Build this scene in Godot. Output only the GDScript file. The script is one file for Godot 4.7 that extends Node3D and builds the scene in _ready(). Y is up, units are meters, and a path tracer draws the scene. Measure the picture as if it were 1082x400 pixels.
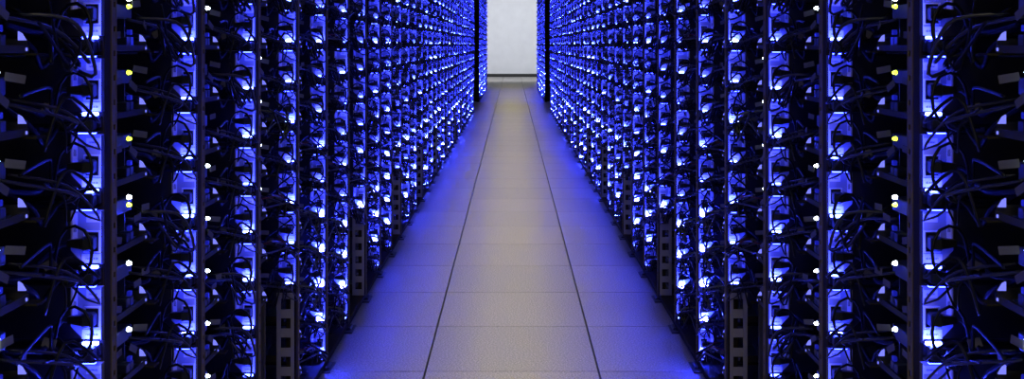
extends Node3D
# A cold aisle between two long rows of server racks lit by blue lamps, seen towards a pale end wall.
# u = distance from the middle of the aisle, y = height, d = distance ahead of the camera; s = -1 left row, +1 right row.

const EYE := 1.13
const FOC := 1148.0
const FACE := 0.647          # aisle face of the racks
const PITCH := 0.12          # height of one shelf
const FIRST := 0.038         # height of the lowest shelf
const ROWS := 20
const BAY := 0.51
const POST := 0.055
const START := 1.215         # first post of the first bay
const WORDS := ["first", "second", "third", "fourth", "fifth", "sixth", "seventh", "eighth", "ninth", "tenth", "eleventh", "twelfth", "thirteenth", "fourteenth", "fifteenth", "sixteenth", "seventeenth", "eighteenth", "nineteenth", "twentieth", "twenty-first", "twenty-second", "twenty-third", "twenty-fourth"]

var M := {}
var used := {}
var kits := {}

# ---------------------------------------------------------------- mesh building
class MB:
	var st := SurfaceTool.new()
	var s := 1.0
	func _init(side := 1.0):
		s = side
		st.begin(Mesh.PRIMITIVE_TRIANGLES)
	func p(v: Vector3) -> Vector3:
		return Vector3(s * v.x, v.y, -v.z)
	func tri(a: Vector3, b: Vector3, c: Vector3, mid: Vector3, ua := Vector2.ZERO, ub := Vector2.ZERO, uc := Vector2.ZERO):
		var pa := p(a)
		var pb := p(b)
		var pc := p(c)
		if (pb - pa).cross(pc - pa).length_squared() < 1e-16:
			return
		var out := (pa + pb + pc) / 3.0 - p(mid)
		st.set_uv(ua)
		st.add_vertex(pa)
		if Plane(pa, pb, pc).normal.dot(out) >= 0.0:
			st.set_uv(ub)
			st.add_vertex(pb)
			st.set_uv(uc)
			st.add_vertex(pc)
		else:
			st.set_uv(uc)
			st.add_vertex(pc)
			st.set_uv(ub)
			st.add_vertex(pb)
	func quad(a: Vector3, b: Vector3, c: Vector3, e: Vector3, mid: Vector3, uv := false):
		tri(a, b, c, mid, Vector2(0, 1), Vector2(1, 1), Vector2(1, 0))
		tri(a, c, e, mid, Vector2(0, 1), Vector2(1, 0), Vector2(0, 0))
	func hull8(c: Array):
		# c: eight corners, bit 0 = x, bit 1 = y, bit 2 = z
		st.set_smooth_group(-1)
		var mid := Vector3.ZERO
		for q in c:
			mid += q / 8.0
		for f in [[0, 1, 3, 2], [4, 5, 7, 6], [0, 1, 5, 4], [2, 3, 7, 6], [0, 2, 6, 4], [1, 3, 7, 5]]:
			quad(c[f[0]], c[f[1]], c[f[2]], c[f[3]], mid)
	func box(u0: float, u1: float, y0: float, y1: float, d0: float, d1: float):
		var c := []
		for i in 8:
			c.append(Vector3(u1 if i & 1 else u0, y1 if i & 2 else y0, d1 if i & 4 else d0))
		hull8(c)
	func xbox(t: Transform3D, size: Vector3):
		var c := []
		for i in 8:
			c.append(t * (Vector3(0.5 if i & 1 else -0.5, 0.5 if i & 2 else -0.5, 0.5 if i & 4 else -0.5) * size))
		hull8(c)
	func cbox(u0: float, u1: float, y0: float, y1: float, d0: float, d1: float, b: float):
		# box with chamfered edges
		st.set_smooth_group(-1)
		var lo := Vector3(u0, y0, d0)
		var hi := Vector3(u1, y1, d1)
		var mid := (lo + hi) / 2.0
		var v := func(i: int, axis: int) -> Vector3:
			var q := Vector3(hi.x if i & 1 else lo.x, hi.y if i & 2 else lo.y, hi.z if i & 4 else lo.z)
			for k in 3:
				if k != axis:
					q[k] += b if q[k] < mid[k] else -b
			return q
		for k in 3:
			var m := 1 << k
			var n := 1 << ((k + 1) % 3)
			var o := 1 << ((k + 2) % 3)
			for e in [0, m]:
				quad(v.call(e, k), v.call(e | n, k), v.call(e | n | o, k), v.call(e | o, k), mid)
			for e in [0, n, o, n | o]:
				var k1 := (k + 1) % 3
				var k2 := (k + 2) % 3
				quad(v.call(e, k1), v.call(e | m, k1), v.call(e | m, k2), v.call(e, k2), mid)
		for i in 8:
			tri(v.call(i, 0), v.call(i, 1), v.call(i, 2), mid)
	func prism(pts: Array, d0: float, d1: float):
		# a convex outline in (u, y), pushed from d0 to d1
		st.set_smooth_group(-1)
		var mid := Vector3.ZERO
		for q in pts:
			mid += Vector3(q.x, q.y, (d0 + d1) / 2.0) / pts.size()
		for i in pts.size():
			var a: Vector2 = pts[i]
			var b: Vector2 = pts[(i + 1) % pts.size()]
			quad(Vector3(a.x, a.y, d0), Vector3(b.x, b.y, d0), Vector3(b.x, b.y, d1), Vector3(a.x, a.y, d1), mid)
			tri(Vector3(mid.x, mid.y, d0), Vector3(a.x, a.y, d0), Vector3(b.x, b.y, d0), mid)
			tri(Vector3(mid.x, mid.y, d1), Vector3(a.x, a.y, d1), Vector3(b.x, b.y, d1), mid)
	func tube(ctrl: Array, r: float, sides := 6, seg := 14, taper := 1.0):
		st.set_smooth_group(0)
		var c := Curve3D.new()
		for i in ctrl.size():
			var a: Vector3 = ctrl[maxi(i - 1, 0)]
			var b: Vector3 = ctrl[mini(i + 1, ctrl.size() - 1)]
			var t := (b - a) / 6.0
			c.add_point(ctrl[i], -t, t)
		var rings := []
		var axis := []
		var up := Vector3(0.31, 0.9, 0.22).normalized()
		var length := c.get_baked_length()
		for i in seg + 1:
			var q := c.sample_baked(length * i / seg, true)
			var q2 := c.sample_baked(minf(length, length * i / seg + 0.002), true)
			var q1 := c.sample_baked(maxf(0.0, length * i / seg - 0.002), true)
			var dir := (q2 - q1).normalized()
			up = (up - dir * up.dot(dir)).normalized()
			var side := dir.cross(up)
			var ring := []
			var rr := r * lerpf(1.0, taper, float(i) / seg)
			for k in sides:
				var a := TAU * k / sides
				ring.append(q + (up * cos(a) + side * sin(a)) * rr)
			rings.append(ring)
			axis.append(q)
		for i in seg:
			var mid: Vector3 = (axis[i] + axis[i + 1]) / 2.0
			for k in sides:
				var k2 := (k + 1) % sides
				quad(rings[i][k], rings[i][k2], rings[i + 1][k2], rings[i + 1][k], mid)
		for k in sides:
			tri(axis[0], rings[0][k], rings[0][(k + 1) % sides], axis[1])
			tri(axis[seg], rings[seg][k], rings[seg][(k + 1) % sides], axis[seg - 1])
	func done() -> ArrayMesh:
		st.generate_normals()
		return st.commit()

func numbered(called: String) -> String:
	used[called] = used.get(called, -1) + 1
	return called if used[called] == 0 else "%s_%03d" % [called, used[called]]

func tag(o: Node, label: String, category := "", group := "", kind := "") -> Node:
	if label: o.set_meta("label", label)
	if category: o.set_meta("category", category)
	if group: o.set_meta("group", group)
	if kind: o.set_meta("kind", kind)
	return o

func obj(called: String, mesh: Mesh, mat: Material, parent: Node = self, at := Vector3.ZERO) -> MeshInstance3D:
	var o := MeshInstance3D.new()
	o.name = numbered(called) if parent == self else called
	o.mesh = mesh
	if mat: o.material_override = mat
	o.position = at
	parent.add_child(o, true)
	return o

func thing(called: String, at: Vector3, label: String, category: String, group := "") -> Node3D:
	var o := Node3D.new()
	o.name = numbered(called)
	o.position = at
	add_child(o)
	tag(o, label, category, group)
	return o

func place(s: float, u: float, y: float, d: float) -> Vector3:
	return Vector3(s * u, y, -d)

# ---------------------------------------------------------------- materials
func paint(called: String, c: Color, rough: float, metal := 0.0) -> StandardMaterial3D:
	var m := StandardMaterial3D.new()
	m.resource_name = called
	m.albedo_color = c.linear_to_srgb()
	m.roughness = rough
	m.metallic = metal
	M[called] = m
	return m

func glow(called: String, c: Color, energy: float) -> StandardMaterial3D:
	var m := paint(called, Color(0.6, 0.6, 0.7), 0.4)
	m.emission_enabled = true
	m.emission = c.linear_to_srgb()
	m.emission_energy_multiplier = energy
	return m

func noise(freq: float, sd: int, lo: Color, hi: Color, size := 512, octaves := 3) -> NoiseTexture2D:
	var n := FastNoiseLite.new()
	n.seed = sd
	n.frequency = freq
	n.fractal_octaves = octaves
	var t := NoiseTexture2D.new()
	t.width = size
	t.height = size
	t.seamless = true
	t.noise = n
	var g := Gradient.new()
	g.set_color(0, lo)
	g.set_color(1, hi)
	t.color_ramp = g
	return t

func triplanar(m: StandardMaterial3D, k: float):
	m.uv1_triplanar = true
	m.uv1_world_triplanar = true
	m.uv1_scale = Vector3(k, k, k)

func make_materials():
	for i in 3:
		var m := paint("floor_laminate_%d" % i, [Color(0.44, 0.415, 0.385), Color(0.46, 0.43, 0.40), Color(0.42, 0.40, 0.375)][i], 0.45)
		m.albedo_texture = noise(0.14, 3 + i, Color(0.5, 0.5, 0.5), Color(1, 1, 1), 512, 2)
		m.metallic_specular = 0.4
		triplanar(m, 1.7)
		m.uv1_offset = Vector3(0.31 * i, 0, 0.17 * i)
	paint("underlay", Color(0.02, 0.02, 0.02), 0.9)
	var w := paint("wall_paint", Color(0.66, 0.675, 0.70), 0.75)
	w.albedo_texture = noise(0.012, 9, Color(0.96, 0.96, 0.96), Color(1, 1, 1), 512, 4)
	triplanar(w, 0.35)
	paint("side_wall_paint", Color(0.25, 0.25, 0.26), 0.8)
	paint("baseboard_rubber", Color(0.012, 0.012, 0.012), 0.6)
	paint("ceiling_board", Color(0.12, 0.12, 0.12), 0.9)
	paint("post_dark", Color(0.022, 0.018, 0.009), 0.7, 0.0)
	var z := paint("post_zinc", Color(0.13, 0.10, 0.035), 0.6, 0.0)
	z.roughness_texture = noise(0.05, 21, Color(0.6, 0.6, 0.6), Color(1, 1, 1), 256, 4)
	triplanar(z, 3.0)
	M.post_dark.metallic_specular = 0.15
	z.metallic_specular = 0.15
	paint("strut_steel", Color(0.30, 0.29, 0.27), 0.5, 0.4)
	paint("olive_panel", Color(0.16, 0.14, 0.05), 0.6)
	paint("tray_steel", Color(0.05, 0.046, 0.035), 0.7).metallic_specular = 0.2
	paint("board", Color(0.008, 0.02, 0.012), 0.5)
	paint("heatsink", Color(0.08, 0.08, 0.085), 0.4, 0.7)
	paint("drive", Color(0.06, 0.06, 0.065), 0.45, 0.3)
	paint("port_metal", Color(0.08, 0.08, 0.085), 0.4, 0.5)
	paint("plastic_black", Color(0.006, 0.006, 0.007), 0.4)
	var cb := paint("cable_black", Color(0.0025, 0.0025, 0.003), 0.42)
	cb.metallic_specular = 0.28
	paint("cable_blue_grey", Color(0.014, 0.014, 0.02), 0.35)
	paint("cable_red", Color(0.12, 0.012, 0.01), 0.4)
	paint("cable_olive", Color(0.10, 0.11, 0.012), 0.4)
	paint("faceplate_white", Color(0.32, 0.32, 0.34), 0.45)
	paint("socket_rim", Color(0.75, 0.75, 0.75), 0.4)
	var img := Image.create(64, 40, false, Image.FORMAT_RGB8)
	img.fill(Color(0.92, 0.92, 0.92))
	var rng := RandomNumberGenerator.new()
	rng.seed = 5
	for x in range(12, 52):
		for y in range(16, 25):
			if rng.randf() < 0.55 and x % 7 != 0:
				img.set_pixel(x, y, Color(0.12, 0.12, 0.12))
	var st := paint("sticker_paper", Color(0.9, 0.9, 0.9), 0.6)
	st.albedo_texture = ImageTexture.create_from_image(img)
	paint("tag_paper", Color(0.10, 0.092, 0.065), 0.7)
	var blue := Color(0.022, 0.034, 1.0)
	glow("lamp_strong", blue, 1700.0)
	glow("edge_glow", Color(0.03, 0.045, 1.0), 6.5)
	glow("upper_glow", blue, 45.0)
	glow("lamp_bright", blue, 380.0)
	glow("lamp_medium", blue, 165.0)
	glow("lamp_dim", blue, 70.0)
	glow("led_white", Color(0.75, 0.9, 1.0), 26.0)
	glow("led_green", Color(0.55, 0.75, 0.02), 7.0)
	glow("tab_glow", Color(0.22, 0.24, 1.0), 1.0)
	glow("glint_glow", Color(0.02, 0.03, 1.0), 0.3)  # blue light caught by connectors, put into emission
	M.tab_glow.albedo_color = Color(0.2, 0.2, 0.25)
	M.glint_glow.albedo_color = Color(0.05, 0.05, 0.1)
	glow("lamp_warm", Color(1.0, 0.93, 0.6), 1.0)

# ---------------------------------------------------------------- shared kits: lists of [name, mesh, material, index of the piece it belongs to]
func sticker(s: float, u0: float, u1: float, y0: float, y1: float, d: float) -> ArrayMesh:
	var b := MB.new(s)
	b.box(u0, u1, y0, y1, d - 0.0006, d + 0.0006)
	return b.done()

func kit_supply(s: float) -> Array:
	# local origin: aisle-side foot of the unit, at the front of its faceplate (u from FACE, y from the shelf)
	var k := []
	var b := MB.new(s)
	b.cbox(0.033, 0.30, 0.024, 0.112, 0.0036, 0.036, 0.002)
	k.append(["housing", b.done(), M.plastic_black, -1])
	b = MB.new(s)
	b.prism([Vector2(0.0, 0.026), Vector2(0.032, 0.026), Vector2(0.052, 0.046), Vector2(0.052, 0.108), Vector2(0.050, 0.110), Vector2(0.0, 0.110)], 0.0, 0.0034)
	k.append(["faceplate", b.done(), M.faceplate_white, -1])
	k.append(["label_sticker", sticker(s, 0.005, 0.027, 0.091, 0.104, -0.0004), M.sticker_paper, 1])
	k.append(["label_sticker", sticker(s, 0.002, 0.034, 0.0265, 0.041, -0.0004), M.sticker_paper, 1])
	k.append(["label_sticker", sticker(s, 0.041, 0.049, 0.058, 0.105, -0.0004), M.sticker_paper, 1])
	b = MB.new(s)      # the rim of the inlet
	for r in [[0.004, 0.0062, 0.043, 0.078], [0.0278, 0.030, 0.043, 0.078], [0.0062, 0.0278, 0.043, 0.0452], [0.0062, 0.0278, 0.0758, 0.078]]:
		b.box(r[0], r[1], r[2], r[3], -0.005, 0.0)
	k.append(["socket_rim", b.done(), M.socket_rim, -1])
	b = MB.new(s)
	b.box(0.0062, 0.0278, 0.0452, 0.0758, -0.0008, 0.0)
	k.append(["socket", b.done(), M.plastic_black, 5])
	b = MB.new(s)      # the lower inlet, a black block under the faceplate
	b.cbox(0.004, 0.034, 0.001, 0.0195, -0.004, 0.0032, 0.0012)
	k.append(["lower_socket", b.done(), M.plastic_black, -1])
	b = MB.new(s)      # lamp along the aisle edge and below the plate
	b.cbox(0.003, 0.027, 0.0205, 0.0255, -0.018, -0.011, 0.001)
	k.append(["lamp", b.done(), M.lamp_bright, -1])
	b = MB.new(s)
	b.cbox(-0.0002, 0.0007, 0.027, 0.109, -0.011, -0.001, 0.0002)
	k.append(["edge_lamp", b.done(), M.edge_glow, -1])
	b = MB.new(s)  # added lamp bar that brightens the top of the faceplate
	b.cbox(0.006, 0.036, 0.1120, 0.1140, -0.020, -0.013, 0.0005)
	k.append(["added_upper_lamp", b.done(), M.upper_glow, -1])
	b = MB.new(s)
	b.box(0.006, 0.036, 0.1140, 0.1150, -0.022, 0.0034)
	b.box(0.027, 0.033, 0.0215, 0.0245, -0.018, -0.011)
	b.box(0.030, 0.033, 0.0215, 0.0245, -0.011, 0.0034)
	b.box(-0.0012, -0.0003, 0.026, 0.110, -0.0115, 0.0)  # added shield that hides the aisle side of the edge lamp
	k.append(["lamp_bracket_shield", b.done(), M.plastic_black, -1])
	return k

func kit_cord(s: float, v: int) -> Array:
	var rng := RandomNumberGenerator.new()
	rng.seed = 100 + v
	var k := []
	for i in 2:
		var yc: float = [0.0605, 0.0085][i]
		var b := MB.new(s)
		b.cbox(0.0075, 0.0265, yc - 0.011, yc + 0.011, -0.026, -0.0045, 0.003)
		b.hull8([Vector3(0.026, yc - 0.008, -0.024), Vector3(0.050, yc - 0.005, -0.019), Vector3(0.026, yc + 0.008, -0.024), Vector3(0.050, yc + 0.005, -0.019), Vector3(0.026, yc - 0.008, -0.008), Vector3(0.050, yc - 0.005, -0.010), Vector3(0.026, yc + 0.008, -0.008), Vector3(0.050, yc + 0.005, -0.010)])
		k.append(["plug", b.done(), M.plastic_black, -1])
		b = MB.new(s)
		var e := Vector3(0.085 + rng.randf() * 0.02, 0.03 + rng.randf() * 0.02, -0.15 - rng.randf() * 0.02)
		b.tube([Vector3(0.047, yc, -0.0145), Vector3(0.062, yc - 0.004, -0.022), Vector3(0.068 + rng.randf() * 0.01, yc - 0.02 - rng.randf() * 0.02, -0.06), Vector3(0.07, (yc + e.y) / 2 - 0.02, -0.10), e], 0.0042, 7, 14)
		k.append(["cord", b.done(), M.cable_black, -1])
	if v % 2 == 0:
		var b := MB.new(s)
		b.xbox(Transform3D(Basis.from_euler(Vector3(rng.randf_range(-0.5, 0.5), rng.randf_range(-0.5, 0.5), rng.randf_range(-0.7, 0.7))), Vector3(0.064, 0.034, -0.052)), Vector3(0.020, 0.014, 0.001))
		k.append(["cord_tag", b.done(), M.tag_paper, -1])
	return k

func kit_tangle(s: float, v: int) -> Array:
	var rng := RandomNumberGenerator.new()
	rng.seed = 300 + v * 7
	var k := []
	for i in (10 if v % 2 == 1 else 6):
		var r := rng.randf_range(0.0018, 0.0032)
		var a := Vector3(rng.randf_range(0.058, 0.075), rng.randf_range(0.0, 0.05), rng.randf_range(-0.02, -0.05))
		var e := Vector3(rng.randf_range(0.062, 0.09), rng.randf_range(0.028, 0.07), rng.randf_range(-0.15, -0.32 if i < 3 else -0.2))
		if i % 2 == 0 and i < 7:
			e = Vector3(rng.randf_range(0.008, 0.030), rng.randf_range(-0.02, 0.10), rng.randf_range(-0.14, -0.31))
		var pts := [a]
		if i == 0 and v != 1:      # a loop that hangs before the faceplate
			var c := Vector3(rng.randf_range(0.012, 0.026), rng.randf_range(0.03, 0.055), -0.045)
			var rad := rng.randf_range(0.030, 0.044)
			for q in 9:
				var w := PI * 0.15 + TAU * q / 8.0
				pts.append(c + Vector3(cos(w) * rad * 0.7, sin(w) * rad, -0.004 * q))
		elif i > 6:      # cables that wander across the faceplates
			a = Vector3(rng.randf_range(0.04, 0.07), rng.randf_range(-0.03, 0.0), rng.randf_range(-0.03, -0.06))
			pts = [a]
			for q in 4:
				pts.append(Vector3(rng.randf_range(-0.012, 0.05), -0.02 + 0.04 * q + rng.randf_range(-0.02, 0.02), rng.randf_range(-0.022, -0.06)))
			e = Vector3(rng.randf_range(0.05, 0.08), rng.randf_range(0.10, 0.14), -0.07)
		else:
			pts.append(Vector3(rng.randf_range(0.0, 0.035), rng.randf_range(-0.02, 0.035), rng.randf_range(-0.04, -0.07)))
			pts.append(Vector3(rng.randf_range(-0.028, 0.026), rng.randf_range(-0.035, 0.02), rng.randf_range(-0.065, -0.10)))
			pts.append(Vector3(rng.randf_range(-0.01, 0.028), rng.randf_range(0.022, 0.06) if i % 2 == 1 else rng.randf_range(-0.03, 0.06), rng.randf_range(-0.115, -0.128)))
		pts.append(e)
		var b := MB.new(s)
		b.tube(pts, r, 6, 26 if pts.size() > 6 else 16)
		var m: Material = M.cable_black
		if i == 3 or i == 1 or i == 6: m = M.cable_blue_grey
		if i == 5 and v == 1: m = M.cable_red
		if i == 5 and v == 3: m = M.cable_olive
		k.append(["cable", b.done(), m, -1])
	return k

func kit_tray(s: float, v: int) -> Array:
	# local origin: aisle-side edge of the tray on its shelf, at the near end; runs 0.285 along the aisle
	var rng := RandomNumberGenerator.new()
	rng.seed = 500 + v * 3
	var k := []
	var n := 0.285
	var b := MB.new(s)
	b.box(0.0, 0.62, 0.0, 0.0016, 0.0, n)
	b.box(0.0, 0.002, 0.0016, 0.011, 0.0, n)
	b.box(0.002, 0.62, 0.0016, 0.02, 0.0, 0.0016)
	b.box(0.002, 0.62, 0.0016, 0.02, n - 0.0016, n)
	k.append(["pan", b.done(), M.tray_steel, -1])
	b = MB.new(s)
	b.box(0.012, 0.33, 0.008, 0.0098, 0.012, n - 0.03)
	k.append(["circuit_board", b.done(), M.board, -1])
	for i in 3:
		b = MB.new(s)
		b.box(0.06, 0.19, 0.0098, 0.04, 0.03 + 0.012 * i, 0.0335 + 0.012 * i)
		k.append(["memory_module", b.done(), M.board, 1])
	b = MB.new(s)
	b.box(0.07, 0.14, 0.0098, 0.016, 0.10, 0.17)
	for i in 8:
		b.box(0.07, 0.14, 0.016, 0.045, 0.10 + 0.009 * i, 0.1025 + 0.009 * i)
	k.append(["heat_sink", b.done(), M.heatsink, 1])
	b = MB.new(s)
	b.cbox(0.018, 0.165, 0.060, 0.086, 0.15, 0.252, 0.002)
	b.box(0.03, 0.15, 0.0098, 0.060, 0.152, 0.156)
	b.box(0.03, 0.15, 0.0098, 0.060, 0.246, 0.250)
	k.append(["disk_drive", b.done(), M.drive, -1])
	b = MB.new(s)
	for i in 2:
		b.cbox(0.004, 0.026, 0.0098, 0.026, 0.185 + 0.02 * i, 0.202 + 0.02 * i, 0.001)
	k.append(["network_port", b.done(), M.port_metal, -1])
	for i in 3:
		b = MB.new(s)
		var at := Vector3(-0.004 - rng.randf() * 0.012, 0.022 + rng.randf() * 0.07, [0.115, 0.18, 0.235][i] + rng.randf_range(-0.02, 0.02))
		b.xbox(Transform3D(Basis.from_euler(Vector3(rng.randf_range(-0.15, 0.55), rng.randf_range(-0.6, 0.3), 0.0)), at), Vector3(0.0008, 0.012, rng.randf_range(0.022, 0.033)))
		k.append(["label_tag", b.done(), M.tag_paper, -1])
	b = MB.new(s)  # small emissive tab above a thin emissive block
	b.prism([Vector2(0.0, 0.018), Vector2(0.011, 0.018), Vector2(0.011, 0.031), Vector2(0.006, 0.028)], n - 0.012, n - 0.008)
	b.cbox(-0.002, 0.008, 0.0025, 0.0075, n - 0.012, n - 0.008, 0.001)
	k.append(["emissive_tab", b.done(), M.tab_glow, -1])
	b = MB.new(s)  # self-lit block standing in for a connector glinting in blue light
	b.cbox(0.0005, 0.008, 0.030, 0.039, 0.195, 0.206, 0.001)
	k.append(["connector_glint", b.done(), M.glint_glow, -1])
	for i in 2:
		b = MB.new(s)
		b.tube([Vector3(-0.002, [0.095, 0.081][i], 0.176), Vector3(-0.008, [0.095, 0.081][i], 0.173)], [0.0044, 0.0044][i], 10, 2, 0.6)
		k.append(["status_light", b.done(), [M.led_white, M.led_green][i], -1])
	return k

func merged(kit: Array, skip := [], swap := {}) -> ArrayMesh:
	var by := {}
	for e in kit:
		if e[0] in skip: continue
		var m: Material = swap.get(e[0], e[2])
		if not by.has(m): by[m] = []
		by[m].append(e[1])
	var am := ArrayMesh.new()
	for m in by:
		var st := SurfaceTool.new()
		st.begin(Mesh.PRIMITIVE_TRIANGLES)
		for q in by[m]:
			st.append_from(q, 0, Transform3D())
		st.set_material(m)
		st.commit(am)
	return am

func scatter(called: String, mesh: Mesh, places: Array, label: String, category: String):
	if places.is_empty(): return
	var mm := MultiMesh.new()
	mm.transform_format = MultiMesh.TRANSFORM_3D
	mm.mesh = mesh
	mm.instance_count = places.size()
	for i in places.size():
		mm.set_instance_transform(i, Transform3D(Basis(), places[i]))
	var o := MultiMeshInstance3D.new()
	o.name = numbered(called)
	o.multimesh = mm
	add_child(o)
	tag(o, label, category, "", "stuff")

func build_kit(root: Node3D, kit: Array, skip := [], swap := {}):
	var made := []
	for e in kit:
		if e[0] in skip:
			made.append(null)
			continue
		var parent: Node = root if e[3] < 0 else made[e[3]]
		made.append(obj(e[0], e[1], swap.get(e[0], e[2]), parent))

# ---------------------------------------------------------------- racks
func post_mesh(s: float, h: float) -> ArrayMesh:
	# strip nearest the camera; local origin at the foot of the post
	var b := MB.new(s)
	b.cbox(0.0, 0.030, 0.0, h, 0.0, 0.027, 0.002)
	return b.done()

func channel_mesh(s: float, h: float) -> ArrayMesh:
	# second strip: a channel punched with square holes
	var b := MB.new(s)
	b.box(0.004, 0.030, 0.0, h, 0.027, 0.031)
	b.cbox(0.0, 0.003, 0.0, h, 0.031, 0.0405, 0.0008)
	b.cbox(0.0, 0.003, 0.0, h, 0.0495, POST, 0.0008)
	var y := 0.0
	while y < h:
		b.box(0.0004, 0.0028, y, minf(y + 0.031, h), 0.0405, 0.0495)
		y += 0.04
	b.box(0.003, 0.030, 0.0, h, POST - 0.003, POST)
	b.box(0.027, 0.030, 0.0, h, 0.031, POST - 0.003)
	return b.done()

func strut_mesh(s: float, h: float) -> ArrayMesh:
	# upright ladder strut that faces along the aisle, with square windows
	var b := MB.new(s)
	b.cbox(0.0, 0.010, 0.0, h, 0.0, 0.003, 0.0008)
	b.cbox(0.039, 0.052, 0.0, h, 0.0, 0.003, 0.0008)
	var y := 0.0
	while y < h:
		b.box(0.010, 0.039, y, minf(y + 0.026, h), 0.0002, 0.0028)
		y += 0.057
	return b.done()

func rack(s: float, d0: float, n: int, label: String, end_panel: bool):
	var top := FIRST + ROWS * PITCH + 0.03
	var r := thing("server_rack", place(s, FACE, 0, d0), label, "server rack", "server racks in two rows")
	var len := n * BAY
	for i in n + 1:
		if i == n and not end_panel and n < 4: 
			pass
		var last := i == n
		if last: continue
		obj("post", kits[["post", s]], M.post_dark, r, place(s, 0, 0, i * BAY))
		obj("punched_channel", kits[["channel", s]], M.post_zinc, r, place(s, 0, 0, i * BAY))
		obj("rear_post", kits[["post", s]], M.post_dark, r, place(s, 0.78, 0, i * BAY))
	var b := MB.new(s)
	b.cbox(0.0, 0.81, 0.012, 0.034, 0.062, len - 0.002, 0.002)
	obj("base_frame", b.done(), M.post_dark, r)
	b = MB.new(s)
	b.cbox(0.0, 0.81, top - 0.004, top + 0.03, 0.0, len - 0.002, 0.002)
	obj("top_frame", b.done(), M.post_dark, r)
	for i in n:
		b = MB.new(s)
		b.cbox(-0.012, 0.05, 0.0, 0.014, i * BAY + 0.004, i * BAY + 0.07, 0.004)
		b.cbox(-0.022, 0.012, 0.0, 0.006, i * BAY - 0.03, i * BAY + 0.09, 0.002)
		obj("foot", b.done(), M.plastic_black, r)
		b = MB.new(s)
		for j in ROWS:
			var y := FIRST + j * PITCH - 0.0035
			if (n - 1 == i) and j < 3: continue
			b.box(0.035, 0.78, y, y + 0.003, i * BAY + 0.055, i * BAY + 0.085)
			b.box(0.035, 0.78, y, y + 0.003, i * BAY + 0.345, i * BAY + 0.375)
		var o := obj("shelf_rails", b.done(), M.post_dark, r)
		o.set_meta("kind", "stuff")
	if n >= 3:
		obj("ladder_strut", kits[["strut", s]], M.strut_steel, r, place(s, 0, 0.034, len - 0.032))
		b = MB.new(s)
		b.cbox(0.085, 0.15, 0.034, 0.39, len - 0.034, len - 0.028, 0.001)
		obj("side_plate", b.done(), M.olive_panel, r)
	if end_panel:
		b = MB.new(s)
		b.cbox(0.0, 0.81, 0.014, top, -0.03, -0.004, 0.003)
		obj("end_panel", b.done(), M.post_dark, r)
	return r

func screen(s: float, u: float, y: float, d: float) -> Vector2:
	return Vector2(541.0 + s * u * FOC / d, 47.0 - (y - EYE) * FOC / d)

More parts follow.
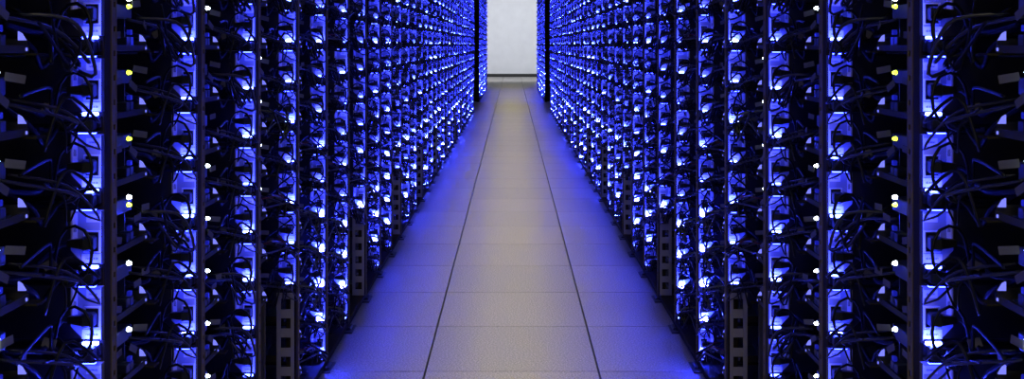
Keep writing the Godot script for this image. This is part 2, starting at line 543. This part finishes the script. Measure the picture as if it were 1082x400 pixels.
func furnish(s: float):
	var side := "left" if s < 0 else "right"
	var rng := RandomNumberGenerator.new()
	rng.seed = 77           # both rows are dressed alike
	var single := 150
	var far := {}
	var bays := []
	for k in range(-1, 34): bays.append([START + k * BAY, k, k % 3 == 0])
	for k in 13: bays.append([21.33 + k * BAY, 34 + k, k % 3 == 2])
	var made := 0
	for bay in bays:
		var d0: float = bay[0]
		var k: int = bay[1]
		var dp := d0 + BAY - 0.004      # front of the faceplates
		var shown := 0
		for jj in ROWS:
			var j := ROWS - 1 - jj
			if bay[2] and j < 3: continue
			var y := FIRST + j * PITCH
			var a := screen(s, FACE + 0.03, y + 0.07, dp)
			var lv := rng.randf()
			var tv := rng.randi() % 4
			if k < 3: tv = tv / 2 * 2
			var cv := rng.randi() % 3
			var kv := rng.randi() % 4
			var jig := rng.randf_range(-0.012, 0.014)
			if j == 0: jig = 0.036
			var white := rng.randf()
			var green := rng.randf()
			var level := "lamp_bright" if lv < 0.3 else ("lamp_medium" if lv < 0.75 else "lamp_dim")
			if j < 5 and lv < 0.8 and (k > 3 or a.y > 400): level = "lamp_strong"
			var inside := k >= 0 and a.y > -20 and a.y < 412 and a.x > 0 and a.x < 1082
			var alone := inside and made < single
			var at := place(s, FACE, y, dp)
			if alone:
				made += 1
				var where := "%s visible shelf down, %s bay of %s rack row" % [WORDS[shown], WORDS[k], side]
				shown += 1
				var p := thing("power_supply", at, "white-faced power supply in blue light, " + where, "power supply", "power supplies in the racks")
				build_kit(p, kits[["supply", s]], [], {"lamp": M[level]})
				var c := thing("power_cable", at, "black two-plug power cable, " + where, "power cable", "power cables in the racks")
				build_kit(c, kits[["cord", s, cv]])
				var t := thing("cable_bundle", at + Vector3(0, jig, 0), "loose tangle of thin dark cables, " + where, "cable bundle", "cable bundles before the racks")
				build_kit(t, kits[["tangle", s, tv]])
			else:
				for e in [["supply", level], ["cord", cv], ["tangle", tv]]:
					if not far.has(e): far[e] = []
					far[e].append(at + Vector3(0, jig if e[0] == "tangle" else 0.0, 0))
			var ta := place(s, FACE + 0.053, y, d0 + 0.075)
			if alone and k < 9:
				var skip := []
				var lit := "unlit"
				var has_green := (k == 1 and y > 0.72) or (k == 0 and green < 0.3)
				var has_white: bool = white < [1.0, 0.35, 0.85, 0.5, 0.3, 0.3, 0.3, 0.2, 0.2][k] or (k == 1 and not has_green)
				if has_white: lit = "white-lit"
				if has_green: lit = "green-lit"
				if has_green and has_white: lit = "white-and-green-lit"
				if lit == "unlit": skip = ["status_light"]
				elif lit == "white-lit": skip = ["green"]
				elif lit == "green-lit": skip = ["white"]
				var t := thing("server_tray", ta, "%s dark open server tray, %s" % [lit, "%s visible shelf down, %s bay of %s rack row" % [WORDS[shown - 1], WORDS[k], side]], "server tray", "server trays in the racks")
				var kit := []
				for e in kits[["tray", s, kv % 3]]:
					if e[0] == "status_light" and (("status_light" in skip) or ("green" in skip and e[2] == M.led_green) or ("white" in skip and e[2] == M.led_white)): continue
					kit.append(e)
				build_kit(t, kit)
			else:
				var e := ["tray", kv % 3]
				if not far.has(e): far[e] = []
				far[e].append(ta)
	for e in far:
		match e[0]:
			"supply": scatter("power_supply", merged(kits[["supply", s]], [], {"lamp": M[e[1]]}), far[e], "far white-faced power supplies with %s blue lamps along %s rack row" % [{"lamp_strong": "glaring", "lamp_bright": "bright", "lamp_medium": "medium", "lamp_dim": "dim"}[e[1]], side], "power supply")
			"cord": scatter("power_cable", merged(kits[["cord", s, e[1]]]), far[e], "far black power cables of the %s kind along %s rack row" % [WORDS[e[1]], side], "power cable")
			"tangle": scatter("cable_bundle", merged(kits[["tangle", s, e[1]]]), far[e], "far dark cable tangles of the %s shape along %s rack row" % [WORDS[e[1]], side], "cable bundle")
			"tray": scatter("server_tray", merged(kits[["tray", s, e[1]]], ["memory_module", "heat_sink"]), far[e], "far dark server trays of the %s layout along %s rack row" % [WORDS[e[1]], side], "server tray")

func _ready():
	# camera
	var cam := Camera3D.new()
	cam.name = "camera"
	cam.projection = Camera3D.PROJECTION_FRUSTUM
	cam.near = 0.05
	cam.far = 100.0
	cam.size = 0.05 * 400.0 / FOC
	cam.frustum_offset = Vector2(0.0, -0.05 * 153.0 / FOC)
	cam.position = Vector3(0, EYE, 0)
	add_child(cam)
	cam.current = true
	var env := Environment.new()
	env.background_mode = Environment.BG_COLOR
	env.background_color = Color(0, 0, 0)
	env.tonemap_mode = Environment.TONE_MAPPER_LINEAR
	env.tonemap_exposure = 1.0
	env.sdfgi_enabled = true
	env.ssao_enabled = true
	env.ssil_enabled = true
	var we := WorldEnvironment.new()
	we.name = "environment"
	we.environment = env
	add_child(we)
	var aisle_energy := 6.2        # each unseen trough lamp over the aisle
	var end_energy := 10.0         # unseen lamps tilted to light the end wall
	var front_fill_energy := 7.0        # fill lamp added behind the camera

	make_materials()

	# the room
	var b := MB.new()
	b.box(-3.0, 3.0, -0.3, -0.03, -4.0, 38.5)
	var floor_node := obj("floor", b.done(), M.underlay)
	tag(floor_node, "raised floor of square beige laminate tiles between the racks", "", "", "structure")
	b = MB.new()
	b.cbox(-0.297, 0.297, -0.03, 0.0, -0.2979, 0.2979, 0.0014)
	var tile := b.done()
	rng_tiles(floor_node, tile)
	b = MB.new()
	b.box(-3.0, 3.0, 0.0, 3.3, 38.3, 38.5)
	tag(obj("wall_end", b.done(), M.wall_paint), "pale grey painted wall at the end of the aisle", "", "", "structure")
	b = MB.new()
	b.cbox(-3.0, 3.0, 0.0, 0.10, 38.27, 38.3, 0.004)
	tag(obj("baseboard_end", b.done(), M.baseboard_rubber), "black baseboard along the pale end wall", "", "", "structure")
	b = MB.new()
	b.box(-3.2, -3.0, -0.3, 3.3, -4.2, 38.5)
	tag(obj("wall_left", b.done(), M.side_wall_paint), "grey side wall behind the left rack row", "", "", "structure")
	b = MB.new()
	b.box(3.0, 3.2, -0.3, 3.3, -4.2, 38.5)
	tag(obj("wall_right", b.done(), M.side_wall_paint), "grey side wall behind the right rack row", "", "", "structure")
	b = MB.new()
	b.box(-3.0, 3.0, -0.3, 3.3, -4.2, -4.0)
	tag(obj("wall_front", b.done(), M.side_wall_paint), "grey wall behind the viewer", "", "", "structure")
	b = MB.new()
	b.box(-3.2, 3.2, 3.3, 3.5, -4.2, 38.5)
	tag(obj("ceiling", b.done(), M.ceiling_board), "dark ceiling over the server room", "", "", "structure")

	# unseen lamps over the aisle: deep trough added to keep light to the middle
	b = MB.new()
	b.box(-0.077, -0.067, 2.64, 3.28, 0.0, 2.9)
	b.box(0.067, 0.077, 2.64, 3.28, 0.0, 2.9)
	b.box(-0.077, 0.077, 3.28, 3.30, 0.0, 2.9)
	b.box(-0.067, 0.067, 2.64, 3.28, 0.0, 0.01)
	b.box(-0.067, 0.067, 2.64, 3.28, 2.89, 2.9)
	var trough := b.done()
	b = MB.new()
	b.cbox(-0.06, 0.06, 3.25, 3.28, 0.05, 2.85, 0.003)
	var tube := b.done()
	for i in 10:
		var l := thing("unseen_trough_lamp", Vector3(0, -0.015, -(0.2 + 3.0 * i)), "unseen lamp with trough added to narrow its light, %s from the viewer over the aisle" % WORDS[i], "ceiling lamp", "trough lamps over the aisle")
		obj("housing", trough, M.plastic_black, l)
		obj("lamp_tube", tube, M.lamp_warm, l)
		area(l, Vector3(0, 3.245, -1.45), Vector2(0.12, 2.8), aisle_energy * (1.0 if i < 4 else 0.7), Color(1.0, 0.90, 0.28).linear_to_srgb())
	for i in 3:  # unseen washers aimed to brighten the end wall
		lamp_panel(Vector3([-1.6, 0.0, 1.6][i], 3.02, -33.0), end_energy, "unseen white panel lamp tilted to wash end wall, %s from the left" % WORDS[i], Color(0.96, 0.97, 1.0), 0.25, deg_to_rad(72.0))
	lamp_panel(Vector3(0, 3.3, 2.0), front_fill_energy, "warm fill panel lamp added behind the viewer", Color(1.0, 0.88, 0.65).linear_to_srgb())  # added fill that lifts the near posts and tags

	# racks
	var top := FIRST + ROWS * PITCH + 0.03
	for s in [-1.0, 1.0]:
		kits[["post", s]] = post_mesh(s, top)
		kits[["channel", s]] = channel_mesh(s, top)
		kits[["strut", s]] = strut_mesh(s, 0.36)
		var side := "left" if s < 0 else "right"
		rack(s, START - BAY, 2, "dark steel server rack nearest the viewer in the %s row" % side, false)
		for i in 11:
			rack(s, START + BAY + i * 3 * BAY, 3, "dark steel server rack, %s in the %s row from the viewer" % [WORDS[i + 1], side], false)
		for i in 4:
			rack(s, 21.33 + i * 3 * BAY, 4 if i == 3 else 3, "dark steel server rack, %s past the gap in the %s row" % [WORDS[i], side], i == 0)
	# what is in them
	for s in [-1.0, 1.0]:
		kits[["supply", s]] = kit_supply(s)
		for v in 3: kits[["cord", s, v]] = kit_cord(s, v)
		for v in 4: kits[["tangle", s, v]] = kit_tangle(s, v)
		for v in 3: kits[["tray", s, v]] = kit_tray(s, v)
		furnish(s)

func area(parent: Node, at: Vector3, size: Vector2, energy: float, c: Color):
	var a := AreaLight3D.new()
	a.name = "glow"
	a.area_size = size
	a.light_energy = energy
	a.light_color = c
	a.shadow_enabled = true
	a.area_range = 45.0
	a.rotation = Vector3(-PI / 2, 0, 0)
	a.position = at
	parent.add_child(a, true)

func lamp_panel(at: Vector3, energy: float, label: String, tint := Color(0.96, 0.97, 1.0), half := 0.62, tilt := 0.0):
	var l := thing("unseen_panel_lamp", at, label, "ceiling lamp", "panel lamps")
	l.rotation.x = tilt
	var b := MB.new()
	b.cbox(-0.32, 0.32, -0.05, 0.0, -half, half, 0.004)
	obj("frame", b.done(), M.tray_steel, l)
	b = MB.new()
	b.box(-0.3, 0.3, -0.054, -0.05, -half + 0.02, half - 0.02)
	obj("diffuser", b.done(), M.lamp_warm, l)
	area(l, Vector3(0, -0.06, 0), Vector2(0.6, half * 2.0 - 0.04), energy, tint)

func rng_tiles(parent: Node, tile: Mesh):
	var rng := RandomNumberGenerator.new()
	rng.seed = 12
	var n := 0
	for r in range(-7, 58):
		for c in range(-2, 3):
			if absi(c) == 2 and r < 99:
				pass
			var d := 3.76 + 0.6 * r - 0.3
			if d > 38.0: continue
			var q := rng.randi() % 3
			obj("floor_tile", tile, M["floor_laminate_%d" % q], parent, Vector3(0.6 * c, 0, -d))
